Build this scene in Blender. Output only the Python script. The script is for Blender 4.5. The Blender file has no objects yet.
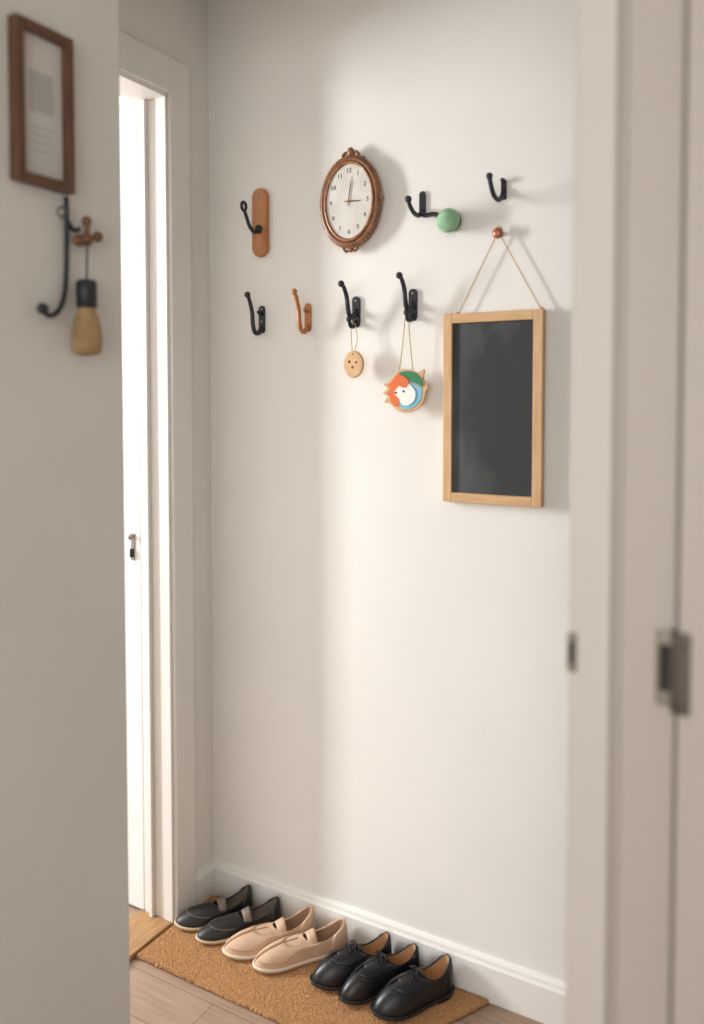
import bpy, bmesh, math, random
from mathutils import Vector, Euler, Matrix
random.seed(7)
PI=math.pi
sc=bpy.context.scene
sc.view_settings.view_transform='Standard'
COL=bpy.context.collection

# ---------------------------------------------------------------- materials
def srgb(c):
    return tuple(((v/255)/12.92 if v/255<=0.04045 else ((v/255+0.055)/1.055)**2.4) for v in c)
def mat(name,rgb,rough=0.5,metal=0.0,rgb2=None,scale=20,stretch=(1,1,1),bump=0.0,bscale=60,detail=4,coat=0,dist=0.002,contrast=(0.35,0.65)):
    m=bpy.data.materials.new(name);m.use_nodes=True
    nt=m.node_tree;b=nt.nodes['Principled BSDF']
    c=srgb(rgb);b.inputs['Base Color'].default_value=(*c,1)
    b.inputs['Roughness'].default_value=rough;b.inputs['Metallic'].default_value=metal
    if coat:b.inputs['Coat Weight'].default_value=coat
    tc=nt.nodes.new('ShaderNodeTexCoord');mp=nt.nodes.new('ShaderNodeMapping')
    mp.inputs['Scale'].default_value=stretch
    nt.links.new(tc.outputs['Object'],mp.inputs['Vector'])
    if rgb2:
        n=nt.nodes.new('ShaderNodeTexNoise');n.inputs['Scale'].default_value=scale;n.inputs['Detail'].default_value=detail
        r=nt.nodes.new('ShaderNodeValToRGB')
        r.color_ramp.elements[0].position=contrast[0];r.color_ramp.elements[1].position=contrast[1]
        r.color_ramp.elements[0].color=(*c,1);r.color_ramp.elements[1].color=(*srgb(rgb2),1)
        nt.links.new(mp.outputs[0],n.inputs['Vector']);nt.links.new(n.outputs['Fac'],r.inputs[0]);nt.links.new(r.outputs[0],b.inputs['Base Color'])
    if bump:
        n2=nt.nodes.new('ShaderNodeTexNoise');n2.inputs['Scale'].default_value=bscale;n2.inputs['Detail'].default_value=5
        bp=nt.nodes.new('ShaderNodeBump');bp.inputs['Strength'].default_value=bump;bp.inputs['Distance'].default_value=dist
        nt.links.new(mp.outputs[0],n2.inputs['Vector']);nt.links.new(n2.outputs['Fac'],bp.inputs['Height']);nt.links.new(bp.outputs[0],b.inputs['Normal'])
    return m
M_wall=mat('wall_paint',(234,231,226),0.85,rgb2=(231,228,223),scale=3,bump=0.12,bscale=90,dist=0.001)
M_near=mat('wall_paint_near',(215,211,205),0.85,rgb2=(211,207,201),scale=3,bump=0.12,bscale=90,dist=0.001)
M_ceil=mat('ceiling_paint',(236,235,232),0.9)
M_trim=mat('trim_gloss_paint',(234,231,226),0.45,bump=0.05,bscale=30)
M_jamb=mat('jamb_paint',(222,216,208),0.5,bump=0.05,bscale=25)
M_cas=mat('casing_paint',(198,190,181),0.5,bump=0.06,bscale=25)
M_door=mat('door_paint',(240,240,238),0.45)
M_oak=mat('oak',(216,178,136),0.5,rgb2=(202,160,116),scale=14,stretch=(6,6,0.7),bump=0.1,bscale=60)
M_oakh=mat('oak_horizontal',(216,178,136),0.5,rgb2=(202,160,116),scale=14,stretch=(0.7,6,6),bump=0.1,bscale=60)
M_hwood=mat('honey_wood',(188,124,68),0.4,rgb2=(160,98,50),scale=12,stretch=(8,8,0.8),coat=0.2)
M_bwood=mat('orange_wood',(184,120,64),0.38,rgb2=(162,98,46),scale=30,coat=0.2)
M_thr=mat('threshold_oak',(180,140,96),0.5,rgb2=(154,116,76),scale=14,stretch=(8,1,8))
M_clock=mat('walnut_carved',(138,88,52),0.4,rgb2=(98,58,34),scale=40,bump=0.4,bscale=80,coat=0.2)
M_clock2=mat('walnut_bead',(170,116,72),0.35,rgb2=(120,76,44),scale=60,coat=0.2)
M_face=mat('clock_paper',(214,210,203),0.6,rgb2=(200,195,186),scale=22)
M_ink=mat('ink',(120,112,104),0.6)
M_brass=mat('brass',(170,120,60),0.35,0.8)
M_iron=mat('black_iron',(46,47,52),0.42,0.35,bump=0.15,bscale=120)
M_slate=mat('slate',(46,49,51),0.75,rgb2=(104,107,108),scale=4.5,stretch=(1.8,1,0.9),contrast=(0.48,0.95),detail=9)
M_copper=mat('copper',(176,112,84),0.35,0.5)
M_string=mat('jute_string',(196,168,126),0.9)
M_green=mat('green_knob',(150,190,152),0.65,rgb2=(122,168,132),scale=40)
M_lwood=mat('beech',(214,178,134),0.55,rgb2=(200,160,114),scale=40)
M_orange=mat('orange_paint',(222,110,56),0.5)
M_teal=mat('green_paint',(44,124,84),0.5)
M_blue=mat('blue_paint',(124,184,210),0.5)
M_whitep=mat('white_paint',(240,238,232),0.5)
M_blackp=mat('black_paint',(30,28,28),0.5)
M_coir=mat('coir',(202,154,106),0.95,rgb2=(156,112,72),scale=320,detail=4,bump=0.7,bscale=400,dist=0.003)
M_leather=mat('black_leather',(26,26,28),0.36,bump=0.15,bscale=250,dist=0.0006)
M_lace=mat('lace_cord',(20,20,21),0.8)
M_leather2=mat('black_nubuck',(28,27,27),0.48,bump=0.15,bscale=250,dist=0.0006)
M_lining=mat('tan_lining',(190,150,110),0.7)
M_greylin=mat('grey_insole',(124,110,98),0.7)
M_nude=mat('nude_leather',(204,172,144),0.6,rgb2=(194,160,132),scale=20,bump=0.12,bscale=250,dist=0.0006)
M_nudelin=mat('nude_lining',(166,134,110),0.7)
M_cream=mat('cream_sole',(222,206,182),0.65)
M_tansole=mat('tan_sole',(200,180,152),0.65)
M_blacksole=mat('black_rubber',(30,28,28),0.6)
M_brown=mat('brown_frame',(104,70,48),0.45,rgb2=(82,54,36),scale=14,stretch=(6,6,1))
M_paper=mat('print_paper',(206,202,196),0.7,rgb2=(194,190,184),scale=8)
M_grey=mat('print_grey',(176,174,171),0.7)
M_steel=mat('aged_steel',(150,142,132),0.4,0.6,bump=0.1)
M_steeld=mat('aged_steel_dark',(104,96,88),0.45,0.6,bump=0.1)
M_dark=mat('dark_recess',(52,46,42),0.7)
M_pear=mat('turned_boxwood',(166,138,98),0.6,rgb2=(146,116,76),scale=30)
M_walnut=mat('walnut_knob',(122,84,54),0.4,rgb2=(98,64,40),scale=30)
# floor planks
M_floor=bpy.data.materials.new('wood_floor');M_floor.use_nodes=True
nt=M_floor.node_tree;b=nt.nodes['Principled BSDF'];b.inputs['Roughness'].default_value=0.5
tc=nt.nodes.new('ShaderNodeTexCoord');br=nt.nodes.new('ShaderNodeTexBrick')
br.offset=0.37;br.inputs['Scale'].default_value=1.0
br.inputs['Brick Width'].default_value=1.3;br.inputs['Row Height'].default_value=0.13;br.inputs['Mortar Size'].default_value=0.0012
br.inputs['Color1'].default_value=(*srgb((168,142,122)),1);br.inputs['Color2'].default_value=(*srgb((154,128,108)),1);br.inputs['Mortar'].default_value=(*srgb((110,88,74)),1)
mp=nt.nodes.new('ShaderNodeMapping');mp.inputs['Scale'].default_value=(1.5,22,1)
ns=nt.nodes.new('ShaderNodeTexNoise');ns.inputs['Scale'].default_value=4;ns.inputs['Detail'].default_value=6
rm=nt.nodes.new('ShaderNodeMapRange');rm.inputs['From Min'].default_value=0.3;rm.inputs['From Max'].default_value=0.7;rm.inputs['To Min'].default_value=0.8;rm.inputs['To Max'].default_value=1.12
mx=nt.nodes.new('ShaderNodeMix');mx.data_type='RGBA';mx.blend_type='MULTIPLY';mx.inputs[0].default_value=1
nt.links.new(tc.outputs['Object'],br.inputs['Vector']);nt.links.new(tc.outputs['Object'],mp.inputs['Vector']);nt.links.new(mp.outputs[0],ns.inputs['Vector'])
nt.links.new(ns.outputs['Fac'],rm.inputs[0]);nt.links.new(br.outputs['Color'],mx.inputs[6]);nt.links.new(rm.outputs[0],mx.inputs[7]);nt.links.new(mx.outputs[2],b.inputs['Base Color'])

# ---------------------------------------------------------------- mesh helpers
def group(name,loc=(0,0,0)):
    e=bpy.data.objects.new(name,None);COL.objects.link(e);e.location=loc;e.empty_display_size=0.05;return e
def mk(name,verts,faces,m,parent=None,smooth=True,bevel=0,T=None,solid=0,sub=0):
    if T is not None: verts=[T@Vector(v) for v in verts]
    me=bpy.data.meshes.new(name);me.from_pydata([tuple(v) for v in verts],[],faces)
    bm=bmesh.new();bm.from_mesh(me);bmesh.ops.recalc_face_normals(bm,faces=bm.faces);bm.to_mesh(me);bm.free()
    me.materials.append(m)
    if smooth:
        for p in me.polygons:p.use_smooth=True
    o=bpy.data.objects.new(name,me);COL.objects.link(o)
    if parent:
        o.parent=parent;o.matrix_parent_inverse=Matrix.Translation(-Vector(parent.location))
    if solid:
        s=o.modifiers.new('solid','SOLIDIFY');s.thickness=solid;s.offset=0
    if bevel:
        bv=o.modifiers.new('bevel','BEVEL');bv.width=bevel;bv.segments=3;bv.limit_method='ANGLE'
        for p in me.polygons:p.use_smooth=False
    if sub:
        s=o.modifiers.new('sub','SUBSURF');s.levels=sub;s.render_levels=sub
    return o
def box(name,x0,x1,y0,y1,z0,z1,m,parent=None,bevel=0,T=None):
    v=[(x,y,z) for x in (x0,x1) for y in (y0,y1) for z in (z0,z1)]
    f=[(0,1,3,2),(4,6,7,5),(0,4,5,1),(2,3,7,6),(0,2,6,4),(1,5,7,3)]
    return mk(name,v,f,m,parent,smooth=False,bevel=bevel,T=T)
def catmull(P,n,closed=False):
    P=[Vector(p) for p in P];out=[];N=len(P)
    segs=N if closed else N-1
    for i in range(segs):
        if closed: a,b_,c,d=P[(i-1)%N],P[i],P[(i+1)%N],P[(i+2)%N]
        else:
            b_,c=P[i],P[i+1];a=P[i-1] if i>0 else b_*2-c;d=P[i+2] if i+2<N else c*2-b_
        for k in range(n):
            t=k/n
            out.append(0.5*((2*b_)+(c-a)*t+(2*a-5*b_+4*c-d)*t*t+(3*b_-a-3*c+d)*t**3))
    if not closed: out.append(P[-1])
    return out
def tube(name,P,r,m,parent=None,closed=False,n=6,seg=10,r2=None,T=None,raw=False,flat=None):
    C=[Vector(p) for p in P] if raw else catmull(P,n,closed)
    N=len(C);verts=[];faces=[];prev=None
    for i,c in enumerate(C):
        if closed: t=(C[(i+1)%N]-C[i-1])
        else: t=(C[min(i+1,N-1)]-C[max(i-1,0)])
        t.normalize()
        if prev is None:
            u=t.orthogonal().normalized()
        else:
            u=(prev-t*prev.dot(t)).normalized()
        prev=u;w=t.cross(u)
        rr=r if r2 is None else r+(r2-r)*i/(N-1)
        for k in range(seg):
            a=2*PI*k/seg;verts.append(c+u*math.cos(a)*rr+w*math.sin(a)*rr)
    for i in range(N if closed else N-1):
        for k in range(seg):
            j=(i+1)%N
            faces.append((i*seg+k,i*seg+(k+1)%seg,j*seg+(k+1)%seg,j*seg+k))
    if not closed:
        faces.append(tuple(range(seg)));faces.append(tuple((N-1)*seg+k for k in range(seg)))
    return mk(name,verts,faces,m,parent,T=T)
def ell(name,c,r,m,parent=None,T=None,u=24,v=14):
    if not hasattr(r,'__len__'): r=(r,r,r)
    verts=[];faces=[]
    for j in range(v+1):
        th=PI*j/v
        for i in range(u):
            ph=2*PI*i/u
            verts.append((c[0]+r[0]*math.sin(th)*math.cos(ph),c[1]+r[1]*math.sin(th)*math.sin(ph),c[2]+r[2]*math.cos(th)))
    for j in range(v):
        for i in range(u):
            faces.append((j*u+i,j*u+(i+1)%u,(j+1)*u+(i+1)%u,(j+1)*u+i))
    o=mk(name,verts,faces,m,parent,T=T)
    bm=bmesh.new();bm.from_mesh(o.data);bmesh.ops.remove_doubles(bm,verts=bm.verts,dist=1e-6);bm.to_mesh(o.data);bm.free()
    return o
def lathe(name,c,prof,m,parent=None,seg=28,axis='z'):
    verts=[];faces=[]
    for (r,h) in prof:
        for i in range(seg):
            a=2*PI*i/seg
            if axis=='z': verts.append((c[0]+r*math.cos(a),c[1]+r*math.sin(a),c[2]+h))
            elif axis=='y': verts.append((c[0]+r*math.cos(a),c[1]-h,c[2]+r*math.sin(a)))
            else: verts.append((c[0]+h,c[1]+r*math.cos(a),c[2]+r*math.sin(a)))
    n=len(prof)
    for j in range(n-1):
        for i in range(seg): faces.append((j*seg+i,j*seg+(i+1)%seg,(j+1)*seg+(i+1)%seg,(j+1)*seg+i))
    faces.append(tuple(range(seg)));faces.append(tuple((n-1)*seg+i for i in range(seg)))
    return mk(name,verts,faces,m,parent)
def prism(name,pts,y0,y1,m,parent=None,bevel=0,smooth=False):
    n=len(pts);verts=[(x,y0,z) for x,z in pts]+[(x,y1,z) for x,z in pts]
    faces=[tuple(range(n)),tuple(range(n,2*n))]+[(i,(i+1)%n,n+(i+1)%n,n+i) for i in range(n)]
    return mk(name,verts,faces,m,parent,smooth=False,bevel=bevel)
def oval(cx,cz,a,b,n=48): return [(cx+a*math.cos(2*PI*i/n),cz+b*math.sin(2*PI*i/n)) for i in range(n)]
def pill(cx,cz,w,h,n=12):
    r=w/2;p=[]
    for i in range(n+1):
        a=PI*i/n;p.append((cx+r*math.cos(a),cz+h/2-r+r*math.sin(a)))
    for i in range(n+1):
        a=PI+PI*i/n;p.append((cx+r*math.cos(a),cz-h/2+r+r*math.sin(a)))
    return p
def blob(P,n=8): return [(v.x,v.z) for v in catmull([(a,0,b) for a,b in P],n,True)]

# ---------------------------------------------------------------- room
D=1.93      # face of the hook wall
XL=-1.60    # left end wall
H=2.74
box('floor',-4.8,1.3,-2.2,2.1,-0.1,0.0,M_floor)
box('ceiling',-4.8,1.3,-2.2,2.1,H,H+0.1,M_ceil)
box('wall_back',-4.8,1.3,D,D+0.12,0,H,M_wall)
wl=group('wall_left',(XL,1.8,1.3))
box('pier',XL-0.10,XL,1.742,D,0,H,M_wall,wl)
box('lintel',XL-0.10,XL,0.95,1.742,2.385,H,M_wall,wl)
box('return',XL-0.10,XL,-2.2,0.95,0,H,M_wall,wl)
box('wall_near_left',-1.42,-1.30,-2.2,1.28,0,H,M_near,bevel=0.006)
box('wall_right',1.2,1.3,-2.2,D,0,H,M_wall)  # unseen wall, added to keep open-side light off the near wall
wf=group('wall_front',(0.4,1.35,1.3))
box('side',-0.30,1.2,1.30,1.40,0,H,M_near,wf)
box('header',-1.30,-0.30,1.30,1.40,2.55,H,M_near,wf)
# baseboard profile
def baseboard(name,P0,P1,out,h=0.112):
    prof=[(0,0),(0.016,0),(0.016,h*0.80),(0.012,h*0.86),(0.010,h*0.93),(0.006,h*0.985),(0.0,h)]
    P0=Vector(P0);P1=Vector(P1);o=Vector(out);n=len(prof)
    v=[P0+o*a+Vector((0,0,z)) for a,z in prof]+[P1+o*a+Vector((0,0,z)) for a,z in prof]
    f=[(i,(i+1)%n,n+(i+1)%n,n+i) for i in range(n)]+[tuple(range(n)),tuple(range(n,2*n))]
    return mk(name,v,f,M_trim,smooth=False)
baseboard('baseboard_back',(XL,D,0),(1.2,D,0),(0,-1,0))
baseboard('baseboard_left',(XL,1.832,0),(XL,D,0),(1,0,0))
# left door trim
t=group('trim_1',(XL,1.78,1.2))
box('casing_side',XL,XL+0.014,1.748,1.832,0,2.49,M_trim,t,0.004)
box('casing_top',XL,XL+0.0139,0.95,1.748,2.390,2.49,M_trim,t,0.004)
box('jamb_lining',XL-0.105,XL+0.004,1.738,1.750,0,2.385,M_trim,t,0.002)
box('jamb_head',XL-0.105,XL+0.004,0.95,1.750,2.378,2.392,M_trim,t,0.002)
box('stop',XL-0.075,XL-0.062,1.724,1.738,0,2.378,M_trim,t,0.002)
box('threshold',XL-0.12,XL+0.004,0.95,1.738,0.0,0.016,M_thr,t,0.004)
d1=group('door_1',(-2.0,1.77,1.2))
box('leaf',-2.45,-1.712,1.742,1.782,0.01,2.37,M_door,d1,0.003)
box('panel_upper',-2.35,-1.80,1.738,1.743,1.25,2.2,M_door,d1,0.003)
box('panel_lower',-2.35,-1.80,1.738,1.743,0.2,1.05,M_door,d1,0.003)
box('latch_plate',-1.748,-1.732,1.739,1.742,1.060,1.14,M_steel,d1,0.001)
ell('latch_knob',(-1.740,1.730,1.130),0.008,M_steel,d1)
tube('latch_pin',[(-1.740,1.734,1.07),(-1.740,1.734,1.095)],0.005,M_iron,d1)

# right doorway jamb / casing (near the viewer)
t=group('trim_2',(-0.28,1.30,1.2))
box('jamb_post',-0.336,-0.272,1.28,1.40,0,2.55,M_jamb,t,0.005)
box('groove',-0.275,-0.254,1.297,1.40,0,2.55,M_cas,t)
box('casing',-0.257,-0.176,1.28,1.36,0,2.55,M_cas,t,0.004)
box('jamb_head',-1.30,-0.336,1.28,1.40,2.50,2.55,M_jamb,t,0.004)
d2=group('door_2',(0.2,1.28,1.2))
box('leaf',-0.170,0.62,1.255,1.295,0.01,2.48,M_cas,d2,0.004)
s=group('strike_plate',(-0.332,1.277,1.13))
box('plate',-0.3375,-0.322,1.2765,1.2805,1.100,1.162,M_steel,s,0.001)
box('keeper',-0.334,-0.327,1.274,1.277,1.115,1.147,M_dark,s,0.001)
h=d2
box('leaf_plate',-0.204,-0.178,1.2755,1.2795,1.072,1.186,M_steel,h,0.002)
box('leaf_recess',-0.199,-0.183,1.2735,1.2758,1.095,1.165,M_dark,h,0.001)
box('door_leaf_plate',-0.170,-0.152,1.2505,1.2545,1.070,1.192,M_steeld,h,0.002)
tube('knuckle',[(-0.1735,1.262,1.070),(-0.1735,1.262,1.192)],0.0065,M_steeld,h)
for z in (1.085,1.172): ell('screw',(-0.161,1.250,z),(0.003,0.0012,0.003),M_dark,h)

# ---------------------------------------------------------------- coat hooks
def hookprof(X,z0,P): return [(X,D-o,z0+z) for o,z in P]
def coat_hook(X,z0,m,kind,name='coat_hook'):
    g=group(name,(X,D-0.03,z0))
    if kind=='j':
        prism('backplate',pill(X,z0,0.021,0.080),D-0.006,D,m,g,0.0015)
        P=[(0.004,-0.024),(0.020,-0.040),(0.038,-0.038),(0.047,-0.015),(0.050,0.015),(0.060,0.044),(0.070,0.062)]
        tube('arm',hookprof(X,z0,P),0.0072,m,g,r2=0.0055)
        ell('tip',(X,D-0.072,z0+0.064),0.0088,m,g)
        tube('stub',hookprof(X,z0,[(0.004,0.018),(0.014,0.016),(0.022,0.022)]),0.0045,m,g)
    else:
        prism('backplate',pill(X,z0,0.024,0.084),D-0.007,D,m,g,0.0015)
        P=[(0.004,0.004),(0.022,-0.014),(0.040,-0.012),(0.050,0.010),(0.056,0.036),(0.070,0.058),(0.083,0.066)]
        tube('arm',hookprof(X,z0,P),0.0075,m,g,r2=0.0052)
        ell('tip',(X,D-0.084,z0+0.066),0.0088,m,g)
        tube('lower_prong',hookprof(X,z0,[(0.004,-0.026),(0.018,-0.040),(0.034,-0.040),(0.042,-0.026)]),0.0065,m,g,r2=0.0052)
        ell('lower_tip',(X,D-0.043,z0-0.023),0.0078,m,g)
    for dz in (0.030,-0.006): ell('screw',(X,D-0.0065,z0+dz),(0.0036,0.0018,0.0036),M_steel if m==M_iron else M_brass,g)
    return g
coat_hook(-1.405,1.765,M_iron,'j')
coat_hook(-1.246,1.763,M_bwood,'j','wooden_coat_hook')
coat_hook(-1.090,1.770,M_iron,'double')
coat_hook(-0.920,1.779,M_iron,'double')
# hook on wooden plate
g=group('wooden_plate_coat_hook',(-1.40,D-0.03,2.04))
prism('wood_plate',pill(-1.404,2.042,0.052,0.196),D-0.018,D,M_hwood,g,0.004)
tube('arm',[(-1.404,D-0.020,2.022),(-1.404,D-0.040,2.010),(-1.404,D-0.062,2.024),(-1.404,D-0.078,2.050),(-1.404,D-0.086,2.062)],0.0058,M_iron,g,r2=0.0048)
tube('ring_tip',[(-1.404,D-0.088+0.010*math.cos(a),2.073+0.0115*math.sin(a)) for a in [i*PI/6 for i in range(12)]],0.0045,M_iron,g,closed=True,n=2)
lathe('rosette',(-1.404,D-0.018,2.022),[(0.013,0),(0.013,0.003),(0.008,0.006),(0.003,0.007)],M_iron,g,axis='y')
for z in (2.115,1.970): ell('screw',(-1.404,D-0.0185,z),(0.0045,0.002,0.0045),M_steel,g)
# twisted hook with green knob
X=-0.894;g=group('green_knob_coat_hook',(X,D-0.03,2.03))
prism('backplate',pill(X,2.038,0.018,0.062),D-0.006,D,M_iron,g,0.0015)
tube('arm',[(X,D-0.005,2.018),(X,D-0.025,2.003),(X,D-0.055,2.004),(X,D-0.078,2.018),(X,D-0.086,2.028)],0.0065,M_iron,g,r2=0.005)
ell('tip',(X,D-0.087,2.031),0.0088,M_iron,g)
tube('knob_arm',[(X,D-0.008,2.012),(X+0.015,D-0.022,2.002),(X+0.045,D-0.030,2.000),(X+0.065,D-0.030,1.992)],0.006,M_iron,g)
lathe('knob_cap',(-0.812,D-0.002,1.982),[(0.018,0),(0.026,0.004),(0.028,0.012),(0.025,0.020)],M_iron,g,axis='y')
ell('green_knob',(-0.810,D-0.031,1.980),(0.0300,0.0250,0.0300),M_green,g)
# small u hook
X=-0.676;g=group('coat_hook',(X,D-0.03,2.04))
prism('backplate',pill(X,2.045,0.014,0.050),D-0.005,D,M_iron,g,0.0012)
tube('arm',[(X,D-0.004,2.045),(X-0.001,D-0.012,2.028),(X-0.002,D-0.035,2.014),(X-0.004,D-0.062,2.020),(X-0.006,D-0.076,2.040),(X-0.007,D-0.084,2.058)],0.0062,M_iron,g,r2=0.0055)
ell('tip',(X-0.007,D-0.084,2.060),0.0082,M_iron,g)
ell('top_knob',(X,D-0.012,2.066),0.006,M_iron,g)

# ---------------------------------------------------------------- oval clock
cx,cz=-1.098,2.062
g=group('oval_clock',(cx,D-0.015,cz))
prism('case',oval(cx,cz,0.086,0.116,64),D-0.026,D,M_clock,g,0.004)
def ering(name,a,b,y,r,m,n=64,seg=12):
    tube(name,[(cx+a*math.cos(2*PI*i/n),y,cz+b*math.sin(2*PI*i/n)) for i in range(n)],r,m,g,closed=True,raw=True,seg=seg)
ering('frame_outer',0.084,0.114,D-0.022,0.0100,M_clock)
ering('frame_inner',0.0735,0.1025,D-0.030,0.0045,M_clock2)
for i in range(56):
    a=2*PI*i/56
    ell('bead',(cx+0.0905*math.cos(a),D-0.026,cz+0.1205*math.sin(a)),0.0038,M_clock2,g,u=8,v=6)
prism('dial',oval(cx,cz,0.072,0.101,64),D-0.030,D-0.0255,M_face,g)
for k in range(12):
    a=PI/2-2*PI*k/12
    rx,rz=0.056*math.cos(a),0.081*math.sin(a)
    tc_=bpy.data.curves.new('num','FONT');tc_.body=str(12 if k==0 else k);tc_.size=0.017;tc_.align_x='CENTER';tc_.align_y='CENTER';tc_.extrude=0.0003
    to=bpy.data.objects.new('tmp',tc_);COL.objects.link(to)
    dg=bpy.context.evaluated_depsgraph_get();me=bpy.data.meshes.new_from_object(to.evaluated_get(dg))
    bpy.data.objects.remove(to)
    me.transform(Matrix.Translation((cx+rx,D-0.0306,cz+rz))@Matrix.Rotation(PI/2,4,'X'))
    me.materials.clear();me.materials.append(M_ink)
    o=bpy.data.objects.new('numeral',me);COL.objects.link(o);o.parent=g;o.matrix_parent_inverse=Matrix.Translation(-Vector(g.location))
def hand(name,ang,L,w):
    dx,dz=math.sin(ang),math.cos(ang);px,pz=dz,-dx
    pts=[(cx-dx*0.012+px*w,cz-dz*0.012+pz*w),(cx+dx*L*0.6+px*w*1.4,cz+dz*L*0.6+pz*w*1.4),(cx+dx*L,cz+dz*L),(cx+dx*L*0.6-px*w*1.4,cz+dz*L*0.6-pz*w*1.4),(cx-dx*0.012-px*w,cz-dz*0.012-pz*w)]
    prism(name,pts,D-0.0325,D-0.0315,M_clock,g)
hand('hour_hand',math.radians(93),0.040,0.0014);hand('minute_hand',math.radians(8),0.066,0.0010)
ell('hub',(cx,D-0.033,cz),(0.004,0.002,0.004),M_brass,g)
zt=cz+0.122
ell('crest_boss',(cx,D-0.020,zt+0.012),(0.010,0.008,0.012),M_clock2,g)
for s_ in (-1,1):
    tube('crest_scroll',[(cx+s_*0.003,D-0.018,zt+0.002),(cx+s_*0.014,D-0.020,zt+0.010),(cx+s_*0.024,D-0.020,zt+0.003),(cx+s_*0.021,D-0.020,zt-0.005),(cx+s_*0.016,D-0.020,zt-0.001)],0.0050,M_clock,g,r2=0.003)
    ell('crest_leaf',(cx+s_*0.034,D-0.018,zt-0.009),(0.010,0.006,0.005),M_clock,g)
    tube('foot_scroll',[(cx+s_*0.003,D-0.018,cz-0.126),(cx+s_*0.014,D-0.020,cz-0.130),(cx+s_*0.022,D-0.020,cz-0.122),(cx+s_*0.016,D-0.020,cz-0.118)],0.0042,M_clock,g,r2=0.003)
    ell('side_boss',(cx+s_*0.093,D-0.020,cz),(0.005,0.007,0.010),M_clock2,g)
ell('foot_boss',(cx,D-0.020,cz-0.127),(0.007,0.007,0.007),M_clock2,g)

# ---------------------------------------------------------------- chalkboard
bx0,bx1,bz0,bz1=-0.826,-0.569,1.273,1.748
g=group('framed_chalkboard',((bx0+bx1)/2,D-0.01,(bz0+bz1)/2))
fw=0.024;yf=D-0.024
box('slate',bx0+0.01,bx1-0.01,D-0.016,D-0.004,bz0+0.01,bz1-0.01,M_slate,g)
box('frame_left',bx0,bx0+fw,yf,D-0.001,bz0,bz1,M_oak,g,0.002)
box('frame_right',bx1-fw,bx1,yf,D-0.001,bz0,bz1,M_oak,g,0.002)
box('frame_top',bx0+fw,bx1-fw,yf,D-0.001,bz1-fw,bz1,M_oakh,g,0.002)
box('frame_bottom',bx0+fw,bx1-fw,yf,D-0.001,bz0,bz0+fw,M_oakh,g,0.002)
kn=(-0.685,D-0.012,1.938)
for ex in (bx0+0.036,bx1-0.006):
    tube('cord',[(ex,D-0.014,bz1-0.003),((ex+kn[0])/2,D-0.015,(bz1+kn[2])/2+0.001),(kn[0],D-0.015,kn[2]+0.004)],0.0014,M_string,g,seg=6)
    ell('cord_pin',(ex,D-0.014,bz1+0.002),(0.003,0.003,0.004),M_copper,g)
g=group('copper_knob',(kn[0],D-0.01,kn[2]))
lathe('knob',(kn[0],D,kn[2]),[(0.007,0),(0.005,0.006),(0.005,0.012),(0.011,0.015),(0.0135,0.019),(0.012,0.024),(0.005,0.027),(0.001,0.0275)],M_copper,g,axis='y')
tube('eyelet',[(kn[0]+0.009*math.cos(a),D-0.014,kn[2]+0.006+0.012*math.sin(a)) for a in [i*PI/6 for i in range(12)]],0.0014,M_string,g,closed=True,n=2,seg=6)

# ---------------------------------------------------------------- wooden disc charm
X=-1.080;Yc=D-0.034;zc=1.628
g=group('wooden_disc_ornament',(X,Yc,zc))
prism('disc',oval(X,zc-0.001,0.030,0.036,56),Yc-0.006,Yc+0.005,M_lwood,g,0.0032)
for dx,dz,r in ((-0.011,0.006,0.0042),(0.010,0.004,0.0036),(-0.001,-0.009,0.0040),(0.000,0.026,0.0024)):
    ell('drilled_spot',(X+dx,Yc-0.0060,zc+dz),(r,0.0010,r),M_walnut,g)
for s_ in (-1,1):
    tube('cord',[(X+s_*0.002,Yc-0.004,zc+0.026),(X+s_*0.009,Yc+0.002,zc+0.065),(X+s_*0.007-0.004,Yc+0.003,1.732)],0.0012,M_string,g,seg=6)
tube('cord_loop',[(X-0.011,Yc+0.003,1.732),(X-0.004,Yc+0.003,1.738),(X+0.003,Yc+0.003,1.732)],0.0012,M_string,g,seg=6)

# ---------------------------------------------------------------- painted animal charm
X=-0.924;Yc=D-0.036;zc=1.556
g=group('painted_animal_ornament',(X,Yc,zc))
def loc(P): return [(X+a,zc+b) for a,b in P]
base=[(-0.030,0.044),(-0.012,0.055),(0.014,0.053),(0.034,0.046),(0.052,0.054),(0.050,0.034),(0.053,0.020),(0.064,0.010),(0.056,-0.006),(0.050,-0.030),(0.030,-0.050),(0.004,-0.057),(-0.024,-0.052),(-0.044,-0.034),(-0.062,-0.030),(-0.052,-0.016),(-0.066,-0.006),(-0.053,0.004),(-0.064,0.018),(-0.048,0.022)]
prism('wood_back',blob(loc(base),4),Yc-0.003,Yc+0.004,M_lwood,g,0.0008)
def lay(name,P,k,m,n=5): prism(name,blob(loc(P),n),Yc-0.003-0.0012*k,Yc-0.002,m,g)
lay('orange_fur',[(-0.028,0.038),(-0.010,0.046),(-0.002,0.030),(-0.010,0.005),(-0.016,-0.020),(-0.020,-0.042),(-0.038,-0.034),(-0.046,-0.014),(-0.056,-0.008),(-0.044,0.004),(-0.050,0.016),(-0.040,0.022)],1,M_orange)
lay('green_cap',[(-0.018,0.044),(0.006,0.050),(0.030,0.044),(0.044,0.030),(0.050,0.010),(0.034,0.016),(0.012,0.028)],2,M_teal)
lay('blue_body',[(0.010,0.022),(0.030,0.014),(0.046,0.006),(0.046,-0.014),(0.038,-0.032),(0.018,-0.046),(-0.006,-0.048),(-0.016,-0.034),(-0.010,-0.010)],1,M_blue)
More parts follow.
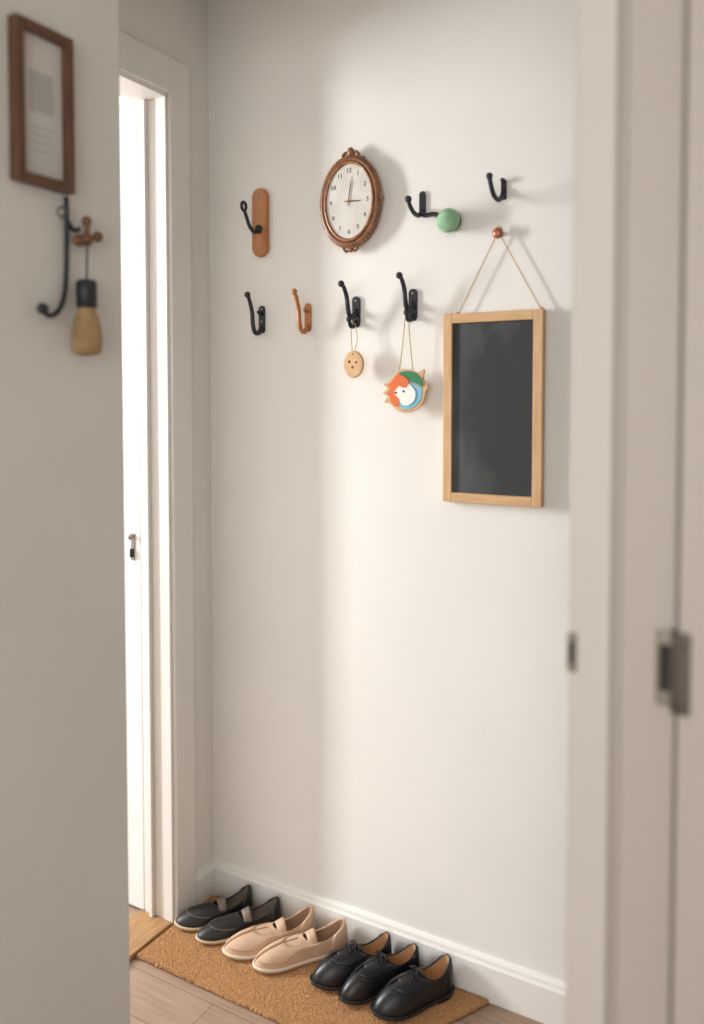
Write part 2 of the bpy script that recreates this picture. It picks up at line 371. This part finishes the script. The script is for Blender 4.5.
lay('white_face',[(-0.012,0.014),(0.006,0.020),(0.020,0.010),(0.030,-0.006),(0.026,-0.026),(0.010,-0.038),(-0.008,-0.036),(-0.018,-0.020),(-0.030,-0.008),(-0.026,0.002)],3,M_whitep)
lay('orange_ear',[(-0.022,0.036),(-0.006,0.038),(0.010,0.024),(0.004,0.008),(-0.012,0.010),(-0.020,0.020)],4,M_orange)
ell('eye',(X-0.004,Yc-0.0075,zc-0.002),(0.0028,0.0015,0.0028),M_blackp,g)
ell('nose',(X-0.026,Yc-0.0068,zc-0.006),(0.0036,0.0015,0.003),M_blackp,g)
for s_ in (-1,1): 
    tube('cord',[(X+s_*0.020,Yc,zc+0.050),(X+s_*0.012,Yc+0.002,zc+0.110),(X+s_*0.005,Yc+0.003,1.742)],0.0014,M_string,g,seg=6)
tube('cord_loop',[(X-0.005,Yc+0.003,1.742),(X,Yc+0.003,1.747),(X+0.005,Yc+0.003,1.742)],0.0014,M_string,g,seg=6)

# ---------------------------------------------------------------- near wall: frame, wire hook, pegs, hanging brush
NX=-1.30
g=group('picture_frame',(NX+0.01,1.075,2.09))
y0,y1,z0,z1=1.000,1.132,1.936,2.234;f_=0.018
box('print',NX+0.002,NX+0.010,y0+0.008,y1-0.008,z0+0.008,z1-0.008,M_paper,g)
box('rail_near',NX,NX+0.026,y0,y0+f_,z0,z1,M_brown,g,0.002)
box('rail_far',NX,NX+0.026,y1-f_,y1,z0,z1,M_brown,g,0.002)
box('rail_top',NX,NX+0.026,y0+f_,y1-f_,z1-f_,z1,M_brown,g,0.002)
box('rail_bottom',NX,NX+0.026,y0+f_,y1-f_,z0,z0+f_,M_brown,g,0.002)
box('picture',NX+0.010,NX+0.0112,y0+0.040,y1-0.040,2.075,2.15,M_grey,g)
for k in range(4): box('text_line',NX+0.010,NX+0.0111,y0+0.040,y1-0.040-0.006*(k%2),2.045-0.014*k,2.048-0.014*k,M_grey,g)
g=group('wire_hook',(NX+0.015,1.12,1.80))
xw=NX+0.014
tube('wire',[(xw,1.118,1.928),(xw,1.118,1.860),(xw,1.116,1.790),(xw+0.002,1.108,1.735),(xw+0.005,1.090,1.703),(xw+0.008,1.066,1.692),(xw+0.010,1.052,1.702)],0.0052,M_iron,g)
ell('tip',(xw+0.010,1.050,1.704),0.011,M_iron,g)
tube('branch',[(xw,1.118,1.885),(xw,1.135,1.868),(xw,1.150,1.872)],0.0045,M_iron,g)
lathe('mount',(NX,1.118,1.90),[(0.012,0),(0.012,0.008),(0.006,0.014)],M_steel,g,axis='x')
g=group('wooden_peg_hook',(NX+0.02,1.165,1.855))
xk=NX+0.024
lathe('post',(NX,1.160,1.852),[(0.012,0),(0.012,0.006),(0.007,0.010),(0.007,0.030)],M_walnut,g,axis='x')
ell('knob_centre',(xk,1.160,1.852),0.013,M_walnut,g)
ell('knob_top',(xk,1.160,1.888),(0.010,0.010,0.011),M_walnut,g)
tube('stem',[(xk,1.160,1.856),(xk,1.160,1.884)],0.006,M_walnut,g)
tube('cross_arm',[(xk,1.134,1.848),(xk,1.160,1.852),(xk,1.186,1.860)],0.006,M_walnut,g)
ell('knob_far',(xk,1.188,1.862),0.011,M_walnut,g)
ell('knob_near',(xk,1.134,1.846),0.009,M_walnut,g)
g=group('hanging_brush',(xk,1.152,1.71))
Y=1.150
tube('cord',[(xk+0.012,Y,1.846),(xk+0.010,Y,1.80),(xk+0.008,Y,1.765)],0.002,M_iron,g)
lathe('ferrule',(xk+0.008,Y,1.714),[(0.017,0),(0.0205,0.002),(0.0205,0.050),(0.017,0.055),(0.006,0.057)],M_iron,g)
lathe('brush_head',(xk+0.008,Y,1.620),[(0.014,0),(0.024,0.003),(0.0285,0.012),(0.0295,0.034),(0.027,0.056),(0.022,0.078),(0.017,0.092),(0.016,0.098)],M_pear,g)

# ---------------------------------------------------------------- coir mat
g_v=[];g_f=[];nx,ny=420,150
for j in range(ny+1):
    for i in range(nx+1):
        u,v=i/nx,j/ny
        y=1.588+v*(1.908-1.588)
        xr=-0.862+(y-1.588)*0.53
        x=XL+0.008+u*(xr-(XL+0.008))
        e=min(i,nx-i,j,ny-j)
        z=0.004 if e==0 else 0.011+random.uniform(-0.0012,0.0012)
        x+=random.uniform(-0.0008,0.0008)
        y+=random.uniform(-0.0008,0.0008)+(random.uniform(-0.002,0.002) if e==0 else 0)
        g_v.append((x,y,z))
for j in range(ny):
    for i in range(nx):
        a=j*(nx+1)+i;g_f.append((a,a+1,a+nx+2,a+nx+1))
mo=mk('coir_doormat',g_v,g_f,M_coir,smooth=False)
sd=mo.modifiers.new('solid','SOLIDIFY');sd.thickness=0.004;sd.offset=-1

# ---------------------------------------------------------------- shoes
def shoe(name,heel,toe,style,side,half=0.036):
    heel=Vector((*heel,0));toe=Vector((*toe,0));L=(toe-heel).length
    ax=(toe-heel).normalized();ay=Vector((-ax.y,ax.x,0))
    gz=0.0125
    T=Matrix(((ax.x,ay.x,0,heel.x),(ax.y,ay.y,0,heel.y),(0,0,1,gz),(0,0,0,1)))
    g=group(name,((heel+toe)/2+Vector((0,0,gz))))
    wb=half;wh=half*0.78
    cfg=dict(
      oxford=dict(r=(0.035,0.45),rw=0.0255,hh=0.088,ht=0.078,dip=0.022,up=M_leather,lin=M_lining,sole=M_blacksole,zs=0.013),
      mary=dict(r=(0.03,0.48),rw=0.0275,hh=0.082,ht=0.058,dip=0.020,up=M_nude,lin=M_nudelin,sole=M_cream,zs=0.014),
      flat=dict(r=(0.03,0.52),rw=0.0275,hh=0.074,ht=0.050,dip=0.024,up=M_leather2,lin=M_greylin,sole=M_tansole,zs=0.012))[style]
    zs=cfg['zs'];r0,r1=cfg['r'];up=cfg['up']
    def w(t):
        t=min(max(t,0),1)
        if t<0.15: return wh*math.sqrt(max(0,1-((0.15-t)/0.15)**2))
        if t<0.68:
            s=(t-0.15)/0.53;s=s*s*(3-2*s);return wh+(wb-wh)*s-0.003*math.sin(PI*(t-0.15)/0.53)
        return wb*max(0,1-((t-0.68)/0.32)**2.3)**0.5
    def c(t): return side*(0.007*math.sin(PI*min(t,1))-0.004)
    def spring(t): return 0.007*max(0,(t-0.72)/0.28)**2
    N=84
    def B(phi,inset=0.0,z=0.0):
        t=(1-math.cos(phi))/2;ww=w(t);s=1 if math.sin(phi)>=0 else -1
        k=1-inset/half
        x=L*(0.5+(t-0.5)*(1-2*inset/L))
        return Vector((x,c(t)+s*ww*k,z+spring(t)))
    def Rm(phi,k=1.0,dz=0.0):
        s=(1-math.cos(phi))/2;t=r0+(r1-r0)*(0.5+(s-0.5)*k)
        sg=1 if math.sin(phi)>=0 else -1
        ww=cfg['rw']*(max(0,4*s*(1-s)))**0.42*k*(half/0.036)*(0.86+0.06*s if style=='oxford' else 0.80+0.16*s)
        z=cfg['hh']*(1-s)+cfg['ht']*s-cfg['dip']*math.sin(PI*s)
        return Vector((L*t,c(t)+sg*ww,z+dz))
    def P(phi,a,off=0.0):
        b=B(phi,0.0015,zs-0.001);r=Rm(phi)
        fw_=(1-math.cos(phi))/2          # 0 heel .. 1 toe
        k=math.cos(a)**0.80 if a<PI/2-1e-6 else 0;q=math.sin(a)**(0.85+0.45*fw_**3)
        bul=1+0.04*math.sin(2*a)
        p=Vector((r.x+(b.x-r.x)*k,r.y+(b.y-r.y)*k*bul,b.z+(r.z-b.z)*q))
        if off:
            cc=Vector((p.x*0.9+L*0.05,c(p.x/L),zs));n=(p-cc).normalized();p=p+n*off
        return p
    ph=[2*PI*i/N for i in range(N)]
    rings=[(0.005,0.0),(0.001,0.003),(-0.0015,zs*0.5),(-0.0015,zs-0.002),(0.001,zs)]
    if style=='oxford': rings=[(0.003,0.0045),(-0.002,0.0065),(-0.003,zs-0.003),(-0.002,zs),(0.001,zs+0.001)]
    v=[B(p,i,z) for i,z in rings for p in ph];n=len(rings)
    f=[(j*N+i,j*N+(i+1)%N,(j+1)*N+(i+1)%N,(j+1)*N+i) for j in range(n-1) for i in range(N)]+[tuple(range(N)),tuple((n-1)*N+i for i in range(N))]
    mk('sole',v,f,cfg['sole'],g,T=T)
    if style=='oxford':
        pts=[(L*t,c(t)+s*w(t)*0.98) for s,ts in ((1,[0.002,0.01,0.03,0.06,0.1,0.15,0.2,0.27]),(-1,[0.27,0.2,0.15,0.1,0.06,0.03,0.01,0.002])) for t in ts]
        n=len(pts);v=[Vector((x,y,0)) for x,y in pts]+[Vector((x,y,0.0075)) for x,y in pts]
        mk('heel_block',v,[tuple(range(n)),tuple(range(n,2*n))]+[(i,(i+1)%n,n+(i+1)%n,n+i) for i in range(n)],M_blacksole,g,smooth=False,T=T)
        v=[B(PI+x,-0.0025,zs+0.0005) for x in [(-1+2*i/60)*PI*0.97 for i in range(61)]]
        tube('welt',v,0.0018,M_leather2,g,raw=True,seg=6,T=T)
    na=14;aa=[PI/2*j/na for j in range(na+1)]
    v=[P(p,a) for a in aa for p in ph]
    v+=[Rm(p,0.95,0.001) for p in ph]
    f=[(j*N+i,j*N+(i+1)%N,(j+1)*N+(i+1)%N,(j+1)*N+i) for j in range(na+1) for i in range(N)]
    mk('upper',v,f,up,g,T=T)
    tube('collar',[Rm(p,0.98,0.0) for p in ph],0.0020,up,g,closed=True,raw=True,seg=8,T=T)
    v=[Rm(p,0.93,0.0) for p in ph]+[Vector((*(Rm(p,1.02).lerp(B(p,0.005),0.35)).xy,(zs+Rm(p).z)*0.5)) for p in ph]+[Vector((*(Rm(p,1.0).lerp(B(p,0.006),0.55)).xy,zs+0.002)) for p in ph]
    f=[(j*N+i,j*N+(i+1)%N,(j+1)*N+(i+1)%N,(j+1)*N+i) for j in range(2) for i in range(N)]+[tuple(2*N+i for i in range(N))]
    mk('lining',v,f,cfg['lin'],g,T=T)
    def zv(t):
        x=L*t;lo,hi=0.0,PI/2
        for _ in range(30):
            mid=(lo+hi)/2
            if P(PI,mid).x>x: lo=mid
            else: hi=mid
        return P(PI,lo).z
    def patch(nm,p0,p1,a0,a1,off,m,nu=14,nv=8):
        v=[P(p0+(p1-p0)*i/nu,a0+(a1-a0)*j/nv,off) for j in range(nv+1) for i in range(nu+1)]
        f=[(j*(nu+1)+i,j*(nu+1)+i+1,(j+1)*(nu+1)+i+1,(j+1)*(nu+1)+i) for j in range(nv) for i in range(nu)]
        mk(nm,v,f,m,g,T=T,solid=0.0022)
    def strap(nm,t,hgt,wd,m,lean=0.0,spread=1.0):
        nu=24;v=[]
        for i in range(nu+1):
            a=PI*i/nu;wy=w(t)*spread
            y=c(t)+wy*(abs(math.cos(a))**0.85)*(1 if math.cos(a)>0 else -1);z=zs+(hgt-zs)*math.sin(a)**0.7
            for s in (-0.5,-0.17,0.17,0.5): v.append(Vector((L*t+s*wd+lean*math.sin(a),y,z-0.010*s*math.sin(a))))
        mk(nm,v,[(4*i+q,4*i+q+1,4*i+q+5,4*i+q+4) for i in range(nu) for q in range(3)],m,g,T=T,solid=0.0026)
    if style=='oxford':
        patch('facing',PI-1.1,PI-0.16,0.95,PI/2-0.02,0.0022,up);patch('facing',PI+0.16,PI+1.1,0.95,PI/2-0.02,0.0022,up)
        tube('toe_seam',[P(PI-1.35+2.7*i/24,0.85,0.0006) for i in range(25)],0.0011,M_leather2,g,raw=True,seg=6,T=T)
        for k in range(4):
            t=r1+0.014+0.040*k;z=zv(t)+0.0045;wd=0.0135-0.0008*k
            tube('lace',[(L*t,c(t)-wd,z-0.004),(L*t,c(t),z),(L*(t+0.008),c(t)+wd,z-0.004)],0.0020,M_lace,g,T=T,seg=6)
        t=r1+0.012;z=zv(t)+0.007
        ell('knot',(L*t,c(t),z),(0.005,0.005,0.0035),M_lace,g,T=T)
        for s_ in (-1,1):
            tube('bow',[(L*t,c(t),z),(L*t+0.010,c(t)+s_*0.013,z+0.004),(L*t+0.006,c(t)+s_*0.025,z-0.004),(L*t-0.002,c(t)+s_*0.016,z+0.001),(L*t,c(t),z)],0.0018,M_lace,g,T=T,seg=6)
            tube('lace_end',[(L*t,c(t),z),(L*t+0.016,c(t)+s_*0.010,z-0.001),(L*t+0.032,c(t)+s_*0.018,z-0.012)],0.0016,M_lace,g,T=T,seg=6)
        patch('tongue',PI-0.35,PI+0.35,1.2,PI/2-0.01,0.0008,M_leather2)
        tube('tongue_edge',[Rm(PI+x,0.98,0.007*math.cos(x*2.2)) for x in [-0.6+0.1*i for i in range(13)]],0.0026,up,g,raw=True,seg=8,T=T)
        patch('heel_counter',-0.75,0.75,0.1,1.2,0.0010,up)
    elif style=='mary':
        strap('instep_strap',0.385,0.066,0.024,up,lean=0.002,spread=0.88)
        patch('toe_panel',PI-1.15,PI-0.10,0.35,1.30,0.0009,up);patch('toe_panel',PI+0.10,PI+1.15,0.35,1.30,0.0009,up)
        tube('toe_seam',[P(PI,0.12+1.40*i/20,0.0012) for i in range(21)],0.0010,M_nudelin,g,raw=True,seg=6,T=T)
        patch('heel_counter',-0.95,0.95,0.1,1.45,0.0010,up)
        tube('sole_line',[B(p,-0.0018,zs*0.55) for p in ph],0.0010,M_nudelin,g,closed=True,raw=True,seg=6,T=T)
    else:
        strap('instep_strap',0.41,0.057,0.022,M_greylin,lean=0.002,spread=0.88)
        tube('toe_seam',[P(PI-1.2+2.4*i/24,0.9,0.0006) for i in range(25)],0.0010,M_greylin,g,raw=True,seg=6,T=T)
        patch('heel_counter',-0.8,0.8,0.1,1.45,0.0010,up)
    return g
shoe('black_slip_on_shoe',(-1.430,1.900),(-1.572,1.722),'flat',1,0.038)
shoe('black_slip_on_shoe',(-1.328,1.899),(-1.482,1.708),'flat',-1,0.038)
shoe('nude_mary_jane_shoe',(-1.208,1.897),(-1.376,1.696),'mary',1,0.040)
shoe('nude_mary_jane_shoe',(-1.104,1.897),(-1.276,1.696),'mary',-1,0.040)
shoe('black_oxford_shoe',(-0.964,1.897),(-1.102,1.718),'oxford',1,0.038)
shoe('black_oxford_shoe',(-0.886,1.897),(-1.014,1.708),'oxford',-1,0.036)
shoe('black_oxford_shoe',(-0.789,1.897),(-0.914,1.704),'oxford',1,0.040)

# ---------------------------------------------------------------- lights
w_=bpy.data.worlds.new('world');sc.world=w_;w_.use_nodes=True
w_.node_tree.nodes['Background'].inputs[0].default_value=(1.0,0.99,0.975,1);w_.node_tree.nodes['Background'].inputs[1].default_value=0.9
def area(name,loc,target,sx,sy,P,col):
    l=bpy.data.lights.new(name,'AREA');l.shape='RECTANGLE';l.size=sx;l.size_y=sy;l.energy=P;l.color=col
    o=bpy.data.objects.new(name,l);COL.objects.link(o);o.location=loc
    o.rotation_euler=(Vector(target)-Vector(loc)).to_track_quat('-Z','Y').to_euler();return o
area('side_room_window_light',(-4.41,0.50,1.95),(-1.0,1.9,1.2),0.30,1.4,155,(0.99,0.995,1.0))
area('rear_fill_light',(0.1,-2.0,1.6),(-0.4,1.9,1.3),2.0,2.0,34,(1.0,0.98,0.95))  # unseen fill lamp, added behind the camera for soft frontal light

# ---------------------------------------------------------------- camera
cam=bpy.data.objects.new('camera',bpy.data.cameras.new('camera'));COL.objects.link(cam)
cam.location=(0,0,1.53);cam.rotation_euler=Euler((math.radians(90-2.3),0,math.radians(29.8)))
cam.data.lens=28.55;cam.data.shift_y=-0.077;cam.data.clip_start=0.02
cam.data.dof.use_dof=True;cam.data.dof.focus_distance=2.2;cam.data.dof.aperture_fstop=0.85
sc.camera=cam
